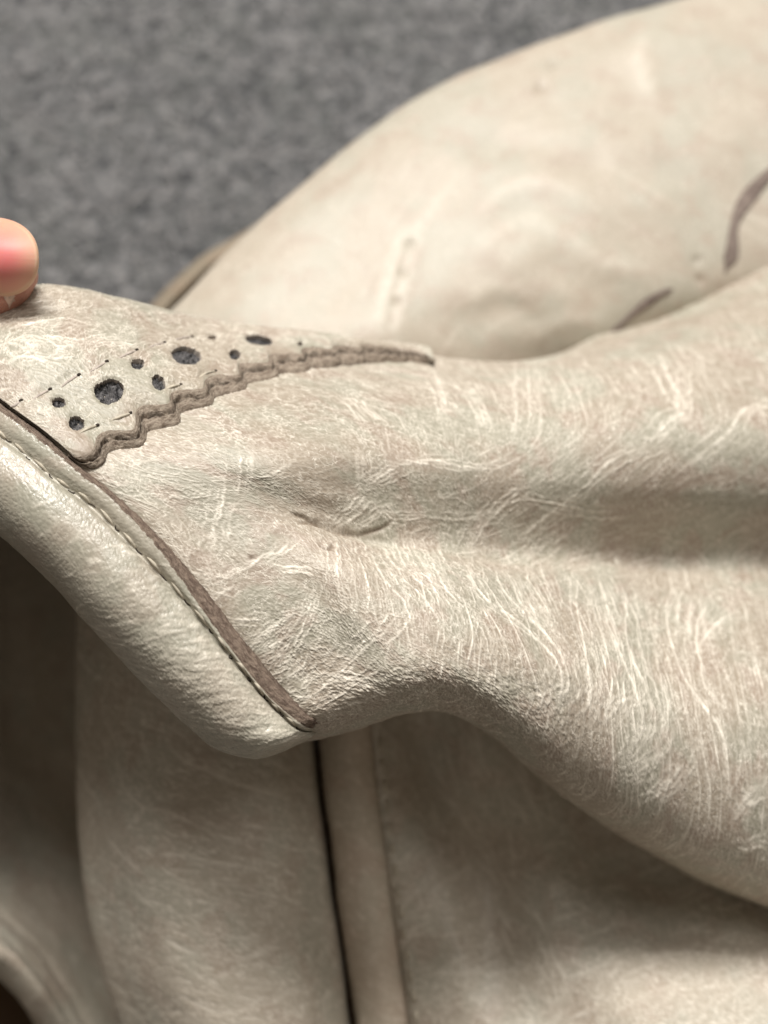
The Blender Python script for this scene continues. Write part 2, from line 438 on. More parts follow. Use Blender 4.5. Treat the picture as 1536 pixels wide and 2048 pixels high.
# ---- front flap: columns run left (bound hem) to right, rows run from behind the top rim to behind the lower rim
FLAP = [
 [(-205,735,222),(-190,650,201),(-120,725,188),(-6,812,181),(90,880,178),(185,958,176),(322,1098,176),(440,1255,177),(545,1385,179),(628,1446,180.5),(650,1475,194),(640,1440,214)],
 [(60,665,232),(70,589,202),(72,650,191),(112,740,184.5),(190,835,182),(290,935,178),(420,1066,178),(530,1205,177),(612,1325,178),(690,1426,180),(705,1462,196),(690,1420,220)],
 [(230,700,236),(230,613,206),(238,668,196),(278,745,189),(340,832,185),(420,925,180),(515,1035,180),(606,1165,178),(680,1292,177.5),(752,1400,179.5),(765,1440,197),(750,1390,222)],
 [(420,735,240),(420,657,216),(428,692,207),(450,752,198),(490,822,188.5),(540,925,181),(612,1040,183.5),(680,1145,178),(742,1275,176.5),(822,1384,179),(826,1425,198),(810,1370,224)],
 [(620,755,244),(620,680,222),(625,708,214),(640,752,205),(670,818,195),(705,915,187.3),(740,1077,190),(782,1150,181.5),(826,1275,177.5),(890,1378,180.5),(895,1425,201),(880,1370,228)],
 [(820,775,250),(816,706,231),(820,737,221),(830,772,212),(850,832,202),(880,930,194),(892,1090,196),(922,1160,187),(944,1300,180),(985,1424,184.5),(985,1475,208),(970,1420,232)],
 [(1040,760,258),(1040,722,243),(1040,748,228),(1040,790,217),(1045,855,207),(1050,955,203),(1056,1108,207.5),(1082,1180,197),(1115,1350,186),(1152,1556,193),(1150,1610,215),(1130,1560,240)],
 [(1290,610,282),(1290,660,267),(1290,705,237),(1290,768,223),(1295,860,213),(1300,972,213),(1300,1113,223.5),(1312,1200,213.5),(1336,1420,194),(1372,1684,200),(1370,1745,226),(1340,1690,250)],
 [(1555,490,286),(1552,560,271),(1552,660,245),(1556,766,231),(1557,872,222),(1560,990,224),(1560,1118,236.5),(1572,1225,222),(1588,1480,201),(1612,1790,207),(1608,1860,238),(1570,1800,262)],
 [(1860,430,296),(1860,500,282),(1858,620,255),(1860,770,240),(1860,880,232),(1864,1010,236),(1862,1130,272),(1876,1260,232),(1892,1550,210),(1912,1900,216),(1905,1980,250),(1860,1920,275)],
]
# unseen leather added behind the rim and to the left, closing light out below
FLAP = [[(r[0][0]+20, r[0][1]+210, r[0][2]+52), (r[0][0]+5, r[0][1]+60, r[0][2]+22)] + r for r in FLAP]
left = []
for k, (a, b) in enumerate(zip(FLAP[0], FLAP[1])):
    f = max(0.0, 1-k/5.0)
    ex = [a[q]-0.9*(b[q]-a[q]) for q in range(3)]; fa = [a[0]-420, a[1]-20, a[2]+14]
    left.append((f*fa[0]+(1-f)*ex[0], f*fa[1]+(1-f)*ex[1], f*fa[2]+(1-f)*(a[2]+7)))
FLAP = [left] + FLAP[:-1] + [[(1720, y, d) for x, y, d in FLAP[-1]]]
flap = Sheet(FLAP, 855, 830, [(0, .3), (0.9, .4), (1.2, 1), (8.7, 1), (9.2, .5), (10, .3)], [(0, .2), (2, .25), (2.8, 1), (11.2, 1), (12, .4), (13, .25)])

DIRS = [(700,1150,.3,1),(800,1150,.45,1),(900,1150,.5,1),(1000,1200,.6,1),(1100,1300,.5,1),(1200,1250,.35,1),(1300,1400,.25,1),(1250,1480,0,1),
 (1200,1560,-.6,1),(1100,1480,-.5,1),(1000,1380,-.1,1),(920,1350,-.2,1),(1400,1500,.3,1),(1450,1650,-.4,1),(1350,1600,-.7,.8),(1500,1300,.2,1),(1450,1200,-.2,1),
 (600,1300,1,-.8),(560,1350,1,-1.3),(700,1400,1,-.4),(650,1250,1,-1.2),(500,1100,1,-.45),(800,1330,1,-1),(760,1220,.2,1),
 (1050,780,.05,1),(900,800,.5,1),(800,760,1,.55),(700,780,1,.3),(1150,800,.1,1),(1300,750,.3,1),(1450,720,.2,1),(1300,900,1,-.9),(1150,950,1,-.7),(1000,980,1,-.5),
 (900,1000,1,-.1),(1400,1000,1,-.4),(1250,1050,1,-.15),(400,900,1,.1),(300,980,1,.25),(350,1080,.5,1),(560,900,1,-.3),(850,900,.2,1)]
ang = flap.flow(DIRS)

def conv(ox, oy, s, polys): return [[(ox+a/s, oy+b/s) for a, b in p] for p in polys]
LINES = conv(380, 900, 2.954, [
 [(60,740),(130,790),(220,750),(300,720),(420,650),(540,600),(620,520)],[(350,1125),(470,1080),(540,1020),(640,960)],
 [(540,1340),(600,1180),(660,1060),(720,900),(745,800)],[(470,1250),(560,1190),(620,1100)],
 [(560,1420),(640,1460),(720,1450),(840,1360),(960,1250),(1060,1150),(1170,1050),(1240,940)],
 [(740,1530),(860,1470),(960,1390),(1060,1340),(1130,1290)],[(760,1330),(900,1340),(1060,1400),(1180,1460)],
 [(860,520),(870,640),(880,800),(910,950)],[(960,510),(1000,640),(1040,750),(1060,880),(1040,990)],
 [(1060,540),(1100,680),(1180,800),(1260,900),(1310,1040),(1330,1180)],[(1130,520),(1180,640),(1260,760),(1360,850),(1440,960),(1536,1120)],
 [(1220,500),(1230,600),(1290,710),(1380,790),(1440,830)],[(1330,600),(1390,700),(1440,810),(1520,940)],[(1400,580),(1440,690),(1500,800)],
 [(820,440),(900,370),(960,300),(1010,250)],[(880,460),(960,400),(1040,330),(1090,300)],[(990,20),(1000,110),(990,200)],
 [(210,180),(190,350),(140,470),(150,580)],[(440,670),(560,690),(700,690),(800,720)],[(1160,1050),(1040,1130),(960,1210)],
 [(260,1010),(340,1000),(420,1020)],[(100,740),(40,735)],[(120,830),(200,850),(250,800)],[(430,1200),(500,1150),(560,1140)],[(540,1340),(660,1300),(680,1230)],[(1130,340),(1190,400),(1300,410),(1400,400)],[(295,0),(298,120),(280,280)],[(380,170),(480,150),(560,100)]])
LINES += conv(850, 1050, 2.239, [
 [(10,120),(60,230),(130,330),(230,440),(280,540),(270,640)],[(190,130),(200,230),(270,330),(400,420),(520,520),(600,640),(600,760),(570,840)],
 [(300,170),(340,270),(430,380),(540,490),(610,600),(640,720),(600,800)],[(350,200),(420,330),(520,460),(620,600)],[(510,160),(540,270),(600,390)],
 [(690,220),(680,350),(700,480),(730,640),(740,770),(680,870)],[(730,240),(780,360),(850,520),(900,640),(950,780),(970,880),(940,990),(860,1080)],
 [(780,250),(830,420),(870,560)],[(840,210),(900,330),(900,480),(930,600),(980,700),(1010,830),(1000,940),(960,1000)],
 [(1110,280),(1080,400),(1100,520),(1150,660),(1230,780),(1310,900),(1340,1040),(1320,1180)],[(1190,320),(1180,540)],
 [(1270,330),(1210,470),(1230,600),(1260,720),(1360,850)],[(1390,380),(1280,470),(1220,560)],[(760,600),(810,690),(830,780),(800,880)],
 [(1030,640),(1080,760),(1090,880),(1060,960)],[(1120,930),(1080,1020),(980,1090),(880,1140)],[(1160,1060),(1090,1170),(1000,1240)],
 [(940,770),(860,800),(800,900)],[(1536,1430),(1400,1450)],[(1536,1140),(1430,1230),(1380,1300)]])
LINES += conv(700, 700, 1.837, [
 [(655,40),(660,200),(650,310)],[(440,740),(500,640),(600,540),(690,470)],[(610,700),(720,610),(860,500),(960,410),(1100,350)],
 [(1100,340),(1180,260),(1250,230)],[(1200,460),(1300,380),(1400,290),(1450,220),(1536,200)],[(1130,20),(1190,130),(1250,220)],
 [(1250,60),(1260,280)],[(290,60),(340,150),(360,260)],[(420,130),(480,220),(500,280)],[(0,170),(60,220),(100,260)],
 [(190,420),(300,410),(420,430),(560,440)],[(60,500),(180,430)],[(230,600),(380,620),(520,600),(640,550),(880,590),(1000,590)]])
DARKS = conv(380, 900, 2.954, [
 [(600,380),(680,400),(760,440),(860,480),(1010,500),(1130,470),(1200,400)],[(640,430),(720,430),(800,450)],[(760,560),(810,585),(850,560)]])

def attrs(s):
    "colour variation of the hide, plus shade painted into valleys and pits, per vertex"
    X, Y = s.X, s.Y
    tone = sstep(-0.25, 0.3, fbm(X*0.055, Y*0.055, 4, 81)); pink = sstep(0.0, 0.45, fbm(X*0.13+9, Y*0.13, 4, 82))
    netm = sstep(-0.2, 0.3, fbm(X*0.2+5, Y*0.2, 3, 83))
    return {'crease': s.crease*(0.72+0.4*sstep(-0.3, 0.3, fbm(X*0.5, Y*0.5, 3, 84))), 'dark': s.dark, 'tone': tone, 'pink': pink, 'netm': netm}

def dress(s, ang, fine=1.0, streak=1.0, dens=None, seed=1, lines=(), darks=(), lw=0.23, relief=1.0, hairs=0, hw=(0.08, 0.14), hl=(2.5, 22.0), comp=6, crack=1.0, cf=1.0, nw=0.13, nb=1.0, coarse=1.0):
    "creases and relief of a leather sheet: long streaks along the flow, a fine net between, and traced lines"
    X, Y = s.X, s.Y
    r = np.random.default_rng(seed)
    wig = 0.45*fbm(X*0.45, Y*0.45, 3, seed)
    A = ang + wig*0.8
    n0 = r.standard_normal((s.nu, s.nv))
    dens = 1.0 if dens is None else dens
    n1 = blur(n0, 1)
    g1 = s.lic(n1, A, 7.0)
    patch = sstep(-0.35, 0.35, fbm(X*0.09, Y*0.09, 3, seed+3))
    long_ = np.maximum(sstep(0.75, 2.0, g1), 0.8*sstep(0.8, 1.9, s.lic(blur(r.standard_normal((s.nu, s.nv)), 3), A, 11.0)))
    def level(g, wd, lv=0.0):
        gu = np.gradient(g, axis=0)/s.hu; gv = np.gradient(g, axis=1)/s.hv; m = np.hypot(gu, gv)
        return np.exp(-(np.abs(g-lv)/np.maximum(m, 0.45*np.median(m))/wd)**2)
    def ridge(g, wd, lo=0.1, hi=1.3):
        "crest lines of a streaky field; they fade out at both ends and join in Ys"
        def across(f):
            return -np.sin(ang)*np.gradient(f, axis=0)/s.hu + np.cos(ang)*np.gradient(f, axis=1)/s.hv
        gn = across(g); gnn = across(gn)
        d = np.abs(gn)/np.maximum(np.abs(gnn), 1e-6)
        return np.exp(-(d/wd)**2)*(gnn < 0)*sstep(lo, hi, g)
    g4 = s.lic(blur(r.standard_normal((s.nu, s.nv)), int(17*nb)), ang + wig*0.25, 17.0)
    g5 = s.lic(blur(r.standard_normal((s.nu, s.nv)), int(11*nb)), ang + wig*0.5 + 0.2*fbm(X*.3, Y*.3, 2, seed+40), 6.0)
    g6 = s.lic(blur(r.standard_normal((s.nu, s.nv)), int(16*nb)), ang + 0.6 + wig, 5.0)
    brk = lambda f, k: 0.3+0.7*sstep(-0.45, 0.15, fbm(X*f, Y*f, 3, seed+k))
    g7 = s.lic(blur(r.standard_normal((s.nu, s.nv)), max(2, int(4*nb))), ang + wig*0.8, 3.2)
    net = np.maximum(ridge(g4, nw*1.2, -0.3, 0.9)*brk(0.16, 41)*coarse, 0.75*ridge(g5, nw*0.9, -0.4, 0.9)*brk(0.3, 42)*(0.25+0.75*coarse))
    net = np.maximum(net, 0.4*ridge(g6, nw*0.9, 0.0, 1.4)*brk(0.25, 43)*(0.3+0.7*coarse))
    net = np.maximum(net, 0.8*level(g7, nw*0.72)*brk(0.45, 44)*(1-0.35*coarse))
    hair = np.zeros((s.nu, s.nv))
    if hairs: s.streams(ang + 0.4*wig, hair, hairs, hw, hl, seed+5, np.clip(dens*np.ones((s.nu, s.nv)), 0.02, 2)**2.2*(0.15+patch))
    cre = np.maximum(0.14*long_*streak*(0.35+0.65*patch), net*fine*(0.62+0.38*patch))*dens
    st = np.zeros_like(cre); dk = np.zeros_like(cre)
    for k, p in enumerate(lines):
        s.stroke(p, st, lw*(0.75+0.5*r.random()), 0.9+0.25*r.random(), 0.16, k+seed*50, breaks=0.1)
        for m in range(comp):      # thinner companion creases alongside
            ox = r.uniform(-30, 30); oy = r.uniform(-14, 14); a0, a1 = sorted(r.choice(np.linspace(-0.15, 1.15, 9), 2, replace=False))
            q = [(a+ox+r.uniform(-3, 3), b+oy) for a, b in p]
            if len(q) > 3 and a1-a0 < 0.75: q = q[:3] if r.random() < .5 else q[-3:]
            s.stroke(q, st, lw*r.uniform(0.5, 0.85), r.uniform(0.45, 0.95), 0.22, k*7+m+seed*50+25, breaks=0.2)
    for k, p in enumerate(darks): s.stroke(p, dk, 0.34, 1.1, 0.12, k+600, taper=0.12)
    cw = crack*(0.35+0.65*sstep(-0.35, 0.25, fbm(X*0.14+3, Y*0.14, 3, seed+60)))*np.clip(dens, 0.4, 1)
    wx = 0.75*fbm(X*0.5, Y*0.5, 3, seed+61); wy = 0.75*fbm(X*0.5+40, Y*0.5, 3, seed+62)
    ca_, sa_ = np.cos(ang), np.sin(ang)
    a1, a2 = worley((X+wx)*0.95*cf, (Y+wy)*0.62*cf, seed+5); b1, b2 = worley((X+wx)*1.7*cf+7, (Y+wy)*1.3*cf, seed+6)
    ca1 = np.exp(-((a2-a1)/0.085)**2)*sstep(-0.3, 0.2, fbm(X*0.6, Y*0.6, 2, seed+63)); cb1 = np.exp(-((b2-b1)/0.11)**2)*sstep(-0.25, 0.25, fbm(X*0.7, Y*0.7, 2, seed+64))
    cre = np.maximum(cre, cw*np.maximum(0.75*ca1, 0.6*cb1))
    s.disp += relief*cw*(0.05*np.exp(-((a2-a1)/0.16)**2) + 0.025*np.exp(-((b2-b1)/0.2)**2))
    s.crease = np.clip(np.maximum(np.maximum(cre, 0.8*hair), 1.15*st), 0, 1)
    s.dark = np.clip(dk*0.8, 0, 0.8)  # traced valleys darkened in colour, as the shade lying in them
    s.disp += relief*(0.14*cre + 0.06*hair + 0.14*st - 0.5*blur(dk, 2) + 0.22*blur(dk, 14))
    s.disp += relief*(0.022*blur(s.lic(blur(r.standard_normal((s.nu, s.nv)), 10), A, 9.0), 1)*dens)
    s.disp += 0.25*fbm(X*0.06, Y*0.06, 3, seed+20)

# where creases are dense (photo pixels): the lower lobe and the upper bend
px, py = flap.px, flap.py
def blob(cx, cy, rx, ry): return np.exp(-((px-cx)/rx)**2-((py-cy)/ry)**2)
dens = 0.72 + 0.5*blob(1000,1230,330,170) + 0.5*blob(1350,1450,300,230) + 0.4*blob(900,770,450,90) + 0.35*blob(300,950,200,120) \
       + 0.35*blob(620,1330,150,110) - 0.35*blob(520,1100,110,90) - 0.25*blob(600,900,90,80) - 0.25*blob(1350,1040,260,70)
dens = np.clip(dens, 0.3, 1.15)
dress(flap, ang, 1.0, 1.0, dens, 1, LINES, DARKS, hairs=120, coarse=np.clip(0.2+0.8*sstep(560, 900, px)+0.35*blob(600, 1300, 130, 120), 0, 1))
# crumpling along the lower rim and in the pinched valley
rim = np.exp(-((flap.py-1400)/70)**2)*np.exp(-((flap.px-900)/330)**2) + 0.25*np.exp(-((flap.py-1060)/60)**2)*np.exp(-((flap.px-860)/200)**2)
f1, f2 = worley(flap.X*0.5+0.9*fbm(flap.X*.4, flap.Y*.4, 2, 8), flap.Y*1.15+0.9*fbm(flap.X*.4, flap.Y*.4, 2, 18), 3)
flap.disp += rim*(0.12*(sstep(0, 0.5, f2-f1)-0.6) + 0.2*fbm(flap.X*0.7, flap.Y*0.7, 3, 77))
flap.crease = np.clip(flap.crease + 0.5*rim*np.exp(-((f2-f1)/0.10)**2), 0, 1)
# broad puckers running out of the pinch
puck = np.zeros_like(flap.disp)
for k, p in enumerate([[(650,1060),(720,1140),(760,1250)],[(700,1075),(790,1150),(850,1260)],[(590,1040),(520,1090),(440,1140)],[(640,1050),(600,1130),(560,1210)],[(820,1085),(900,1170),(960,1280)]]):
    flap.stroke(p, puck, 1.5, 1.0, 0.1, 900+k)
flap.disp += 0.18*blur(puck, 6)
dent = np.zeros_like(flap.disp)
flap.stroke([(585,1030),(640,1048),(720,1076),(830,1090)], dent, 0.9, 1.0, 0.08, 950)
flap.disp -= 0.85*blur(dent, 3)
bul = np.zeros_like(flap.disp)
flap.stroke([(600,985),(670,1000),(760,1028),(870,1042)], bul, 2.6, 1.0, 0.05, 951)
flap.disp += 0.5*blur(bul, 8)
spot = np.exp(-((px-502)/6.0)**2-((py-1114)/5.0)**2)
flap.dark = np.maximum(flap.dark, spot*flap.front)


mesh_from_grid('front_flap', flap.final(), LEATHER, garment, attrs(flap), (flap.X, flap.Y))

# ---- scalloped, punched overlay along the top of the flap
T = [(136,901),(150,912),(176,905),(188,893),(196,869),(217,859),(261,857),(270,843),(274,817),(293,807),(337,804),(342,783),(360,777),(407,773),(411,755),(436,745),(475,748),(479,725),(500,722),(536,721),(540,707),(570,704),(601,707),(604,696),(634,694),(664,697),(667,690),(694,691),(720,696),(723,689),(744,689),(764,694),(767,692),(790,695),(811,702),(814,700),(836,706),(857,715),(866,722)]
B = [(135,912),(172,937),(195,936),(210,925),(217,908),(240,899),(281,896),(293,880),(295,866),(315,858),(359,848),(363,827),(385,820),(424,811),(431,796),(455,790),(490,780),(497,770),(520,765),(555,757),(560,750),(590,749),(618,743),(622,738),(650,738),(676,733),(680,730),(703,731),(726,728),(730,725),(750,727),(768,726),(772,724),(793,728),(813,727),(817,725),(838,729),(858,729),(868,731)]
HB = 1.5
iT = flap.find([p[0] for p in T], [p[1] for p in T], HB, 1); iB = flap.find([p[0] for p in B], [p[1] for p in B], 0.05, 1)
nq = 800
def resample(idx, n):
    k = np.linspace(0, len(idx)-1, 60*len(idx)); c = cr_matrix(len(idx), k, 0.5) @ idx
    return c, k
cT, kT = resample(iT, nq)
L = np.concatenate([[0], np.cumsum(np.hypot(np.diff(cT[:, 0])*flap.mu, np.diff(cT[:, 1])*flap.mv))])
kq = np.interp(np.linspace(0, L[-1], nq), L, kT)
eT = cr_matrix(len(iT), kq, 0.5) @ iT; eB = cr_matrix(len(iB), kq, 0.5) @ iB
def soften(c, n=13):
    kk = np.hanning(n+2)[1:-1]; kk /= kk.sum()
    return np.stack([np.convolve(np.pad(c[:, q], n//2, mode='edge'), kk, 'valid') for q in (0, 1)], 1)
eT, eB = soften(eT), soften(eB, 17)
# other side: behind the rim, along the first row of the flap grid
nr = 240
mono = np.maximum.accumulate(eT[:, 0]); ker = np.ones(81)/81
mono = np.convolve(np.pad(mono, 40, mode='edge'), ker, 'valid')
i0 = eT[0, 0]; kk_ = np.arange(nq); farI = np.maximum.accumulate(np.where(kk_ < 260, i0 + (mono[260]-i0)*kk_/260.0, mono))
r = np.linspace(0, 1, nr)[None, :]**1.05
QI = eT[:, :1]*(1-r) + farI[:, None]*r
QJ = eT[:, 1:]*(1-r) + float(np.searchsorted(flap.tv, 2.3))*r
class Band(Sheet):
    def __init__(s, G): s.setup(G)
base = bil(flap.G, QI, QJ); nb = bil(flap.N, QI, QJ)
h = HB*np.ones((nq, nr)); h = h - 0.5*np.exp(-r*nr/6.0)          # rolled lip at the cut edge
band = Band(base + h[..., None]*nb); band.N = nb
bang = band.flow([(250,700,1,-.15),(120,680,1,-.25),(100,750,1,.1),(400,690,1,-.1),(200,830,1,-.1),(330,790,1,-.2)])
dress(band, bang, 1.0, 0.9, 0.95, 4, conv(0, 400, 3.072, [
   [(60,800),(200,760),(380,730),(560,760)],[(20,1000),(160,960),(300,990),(420,940)],[(200,850),(360,840),(520,860),(700,830)],
   [(0,900),(120,880),(240,905)],[(560,900),(700,880),(860,870)],[(100,700),(260,660),(420,640)]]), lw=0.14, hairs=60, nw=0.12, coarse=0.2, cf=1.15)
bx, by, _ = project(band.G)
tab = np.exp(-(r*nr/26.0)**2)*np.ones((nq, 1))                      # smooth burnished lip
band.crease *= 1-0.8*tab
# stitch dips: upper row and lower row
up_st = [(18,818),(42,801),(65,799),(100,778),(122,774),(158,749),(178,744),(214,722),(236,716),(274,700),(297,695),(330,684),(347,679),(384,673),(402,671)]
lo_st = [(160,866),(196,851),(224,839),(262,826),(330,779),(362,768),(399,753),(432,741)]
dip = np.zeros_like(band.disp)
for a, b in zip(up_st[::1], up_st[1:]): band.stroke([a, b], dip, 0.5, 1.0, 0.1, 5, h=0, taper=0.2)
for a, b in zip(lo_st[::2], lo_st[1::2]): band.stroke([a, b], dip, 0.5, 1.0, 0.0, 6, h=0, taper=0.01)
band.disp -= 0.34*np.clip(dip, 0, 1)
bandV = band.final()
bx, by, _ = project(bandV)
HOLES = [(218.5,781,29,23,-12),(374,709,28,17,8),(118,803,13,9,-5),(153,844,15,13,0),(276,725,12.5,10,-10),(318,762,12,16,-25),(470,706,11,9.5,10),(519,678,27,9,8),(601,684.5,5,4,0),(425,672,8,3.5,0)]
inside = np.zeros((nq, nr), bool); rimm = np.zeros((nq, nr))
for k, (hx, hy, rx, ry, a) in enumerate(HOLES):
    ca, sa = math.cos(math.radians(a)), math.sin(math.radians(a))
    x = (bx-hx)*ca + (by-hy)*sa; y = -(bx-hx)*sa + (by-hy)*ca
    th = np.arctan2(y/ry, x/rx)
    rho = np.hypot(x/rx, y/ry) * (1 + 0.15*perlin(np.cos(th)*1.7+k*5, np.sin(th)*1.7, 2) + 0.08*perlin(np.cos(th)*5+k, np.sin(th)*5, 3))
    rho = np.where(band.front, rho, 9)
    inside |= rho < 1
    rimm = np.maximum(rimm, np.exp(-((rho-1)*rx/5.0)**2)*(rho >= 0.9))
bandV = bandV - (0.3*rimm)[..., None]*nb
fm = ~(inside[:-1, :-1] | inside[1:, :-1] | inside[1:, 1:] | inside[:-1, 1:])
overlay = mesh_from_grid('punched_overlay', bandV, LEATHER, garment, attrs(band), (band.X, band.Y+300), fm)
# walls of the punched holes: boundary edges of the missing faces pushed down
k = np.arange(nq*nr).reshape(nq, nr)
pad = np.pad(fm, 1, constant_values=True)
quads = []; newV = []; vid = {}
flatV = bandV.reshape(-1, 3); flatN = nb.reshape(-1, 3)
def low(v, lvl):
    if (v, lvl) not in vid:
        vid[(v, lvl)] = len(newV)
        jit = rng.normal(0, 0.05, 3)
        newV.append(flatV[v] - flatN[v]*(0.0, 0.5, 1.1)[lvl] + (jit if lvl else 0))
    return vid[(v, lvl)]
gi, gj = np.where(~fm)
for i, j in zip(gi, gj):
    for (di, dj, a, b) in ((-1, 0, k[i, j], k[i, j+1]), (1, 0, k[i+1, j+1], k[i+1, j]), (0, -1, k[i+1, j], k[i, j]), (0, 1, k[i, j+1], k[i+1, j+1])):
        if pad[i+1+di, j+1+dj]:
            for lv in (0, 1):
                quads.append((low(a, lv), low(b, lv), low(b, lv+1), low(a, lv+1)))
WALL = fibrous('pale_cut_leather', (0.42, 0.37, 0.33), (0.62, 0.56, 0.5), (0.3, 0.26, 0.24), 2.0, 0.0001)
newV = np.array(newV); quads = np.array(quads)
hx_, hy_, _ = project(newV)
own = np.argmin([((hx_-h[0])/h[2])**2+((hy_-h[1])/h[3])**2 for h in HOLES], axis=0)[quads[:, 0]]
for k_ in range(len(HOLES)):
    if (own == k_).any(): mesh_from_quads('hole_rim', newV, quads[own == k_], WALL, overlay, {'dark': np.zeros(len(newV))}, newV[:, :2]*1.0)
# charcoal felt showing through each hole
for hx, hy, rx, ry, a in HOLES[:8]:
    c = flap.find([hx], [hy], HB, 1)[0]
    sel = np.hypot((bx-hx)/(rx+6), (by-hy)/(ry+6)) < 1.0
    sel &= band.front
    cell = sel[:-1, :-1] & sel[1:, 1:]
    lift = 0.4 + 0.6*fbm(band.X*1.6, band.Y*1.6, 3, 40)
    mesh_from_grid('felt_backing', base + lift[..., None]*nb, FELT, overlay, {'dark': np.zeros((nq, nr))}, (band.X, band.Y), cell)

# cut edge of the overlay: two plies, shade painted into the groove between them
nw = 40
wv = np.linspace(0, 1, nw)[None, :]
EI = eT[:, :1]*(1-wv) + eB[:, :1]*wv; EJ = eT[:, 1:]*(1-wv) + eB[:, 1:]*wv
eb = bil(flap.G, EI, EJ); en = bil(flap.N, EI, EJ)
sq = np.linspace(0, L[-1], nq)[:, None]
height = HB - 0.5 - (HB-0.55)*wv**1.25
ply = 0.42*np.sqrt(np.clip(1-((wv-0.24)/0.26)**2, 0, 1)) + 0.50*np.sqrt(np.clip(1-((wv-0.76)/0.25)**2, 0, 1))
ply = ply*(1+0.9*sstep(0.42, 0.65, np.linspace(0, 1, nq)[:, None]))
groove = np.exp(-((wv-0.47-0.05*perlin(sq*0.5, sq*0, 3))/0.10)**2)
fib = fbm(sq*0.9, wv*4+sq*0, 4, 12)*0.55 + fbm(sq*4, wv*14+sq*0, 2, 13)*0.2
height = height + ply - 0.30*groove + fib*(0.25+0.75*np.sin(np.pi*wv))
height = height*(wv < 0.97) + (wv >= 0.97)*0.0
edgeV = eb + height[..., None]*en
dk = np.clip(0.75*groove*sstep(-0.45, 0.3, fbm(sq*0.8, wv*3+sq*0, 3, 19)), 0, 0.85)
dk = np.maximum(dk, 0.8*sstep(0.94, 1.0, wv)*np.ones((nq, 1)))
mesh_from_grid('scalloped_edge', edgeV, RAW, overlay, {'dark': dk}, (sq+0*wv, wv*3.5+0*sq))

# ---- stitches
def capsule(name, pts, rad, mat, parent, twist=0.0):
    "thread lying along world-mm points"
    pts = np.asarray(pts, float); n = 9; m = 6
    q = np.linspace(0, len(pts)-1, n); c = cr_matrix(len(pts), q) @ pts
    t = np.gradient(c, axis=0); t /= np.linalg.norm(t, axis=1, keepdims=True)
    a = np.cross(t, BACK); a /= np.linalg.norm(a, axis=1, keepdims=True)+1e-9; b = np.cross(t, a)
    prof = rad*np.clip(np.sin(np.pi*np.linspace(0.04, 0.96, n)), 0.12, 1)**0.28
    V = []
    for j in range(m):
        an = 2*np.pi*j/m
        V.append(c + prof[:, None]*(np.cos(an)*a + np.sin(an)*b))
    V = np.stack(V, 1).reshape(-1, 3)
    q = [(i*m+j, i*m+(j+1) % m, (i+1)*m+(j+1) % m, (i+1)*m+j) for i in range(n-1) for j in range(m)]
    return mesh_from_quads(name, V, np.array(q), mat, parent)

def on_surface(V, fx, pts, lift):
    "world points of a displaced grid (its pixel coords fx) at photo pixels"
    X, Y, N, front = fx
    out = []
    for a, b in pts:
        kk = np.argmin(((X-a)**2+(Y-b)**2 + np.where(front, 0, 900.)).ravel())
        out.append(V.reshape(-1, 3)[kk] + lift*N.reshape(-1, 3)[kk])
    return out
bfx = (*project(bandV)[:2], nb, band.front)
def stitch_row(pts, V, fx, rad, mat, mat2, parent, sag=0.12):
    for a, b in zip(pts[::2], pts[1::2]):
        m = ((a[0]+b[0])/2, (a[1]+b[1])/2)
        p = on_surface(V, fx, [a, m, b], 0.0); n = on_surface(V, fx, [m], 1.0)[0]-on_surface(V, fx, [m], 0.0)[0]
        capsule('stitch', [p[0]-0.3*n*0.4, p[1]+sag*n, p[2]-0.3*n*0.4], rad, mat, parent)
        kk = on_surface(V, fx, [b], 0.02)[0]
        d = (p[2]-p[0])/np.linalg.norm(p[2]-p[0])
        capsule('needle_hole', [kk-0.35*d-0.08*n, kk-0.04*n, kk+0.3*d-0.1*n], 0.2+0.08*rng.random(), mat2, parent)
stitch_row(up_st[:14], bandV, bfx, 0.25, THREAD_GREY, HOLE, overlay, -0.02)
stitch_row(lo_st, bandV, bfx, 0.24, THREAD_PALE, HOLE, overlay)

# ---- rolled hem binding
RAWL = [(-420,470),(-110,715),(2,808),(78,863),(151,926),(234,988),(325,1080),(406,1171),(489,1280),(565,1374),(613,1421),(641,1440),(658,1447)]
INL  = [(-424,477),(-114,722),(-4,816),(72,870),(145,932),(224,995),(312,1087),(384,1187),(458,1290),(532,1384),(579,1428),(612,1452),(640,1459)]
STL  = [(-460,530),(-150,775),(-36,850),(38,898),(107,955),(186,1015),(280,1108),(358,1189),(446,1294),(516,1379),(558,1424),(598,1459),(633,1466)]
SIL  = [(-565,660),(-255,905),(-140,985),(-25,1052),(46,1112),(108,1172),(172,1244),(244,1320),(320,1398),(384,1458),(440,1500),(522,1515),(612,1480)]
DEP  = [199,186.8,180.4,178,176.8,176.5,176,176.5,177.2,178.4,179.4,181,188]
FR   = [(0.0,-1.2),(0.10,-2.6),(0.27,-3.9),(0.48,-4.3),(0.70,-3.4),(0.88,-0.9),(1.0,3.2),(0.95,8.0),(0.62,10.5),(0.2,9.0)]
net = []
for R_, I_, S_, O_, d in zip(RAWL, INL, STL, SIL, DEP):
    thick = 1.0 if d < 190 else 0.6
    row = [(R_[0]+3, R_[1]-2, d+0.9), (R_[0], R_[1], d-0.2), ((R_[0]*.6+I_[0]*.4), (R_[1]*.6+I_[1]*.4), d-1.25), (I_[0], I_[1], d-1.65)]
    row.append(((I_[0]+S_[0])/2, (I_[1]+S_[1])/2, d-1.85))
    for f, z in FR:
        row.append((S_[0]+(O_[0]-S_[0])*f, S_[1]+(O_[1]-S_[1])*f, d+z*thick))
    net.append(row)
bind = Sheet(net, 560, 290)
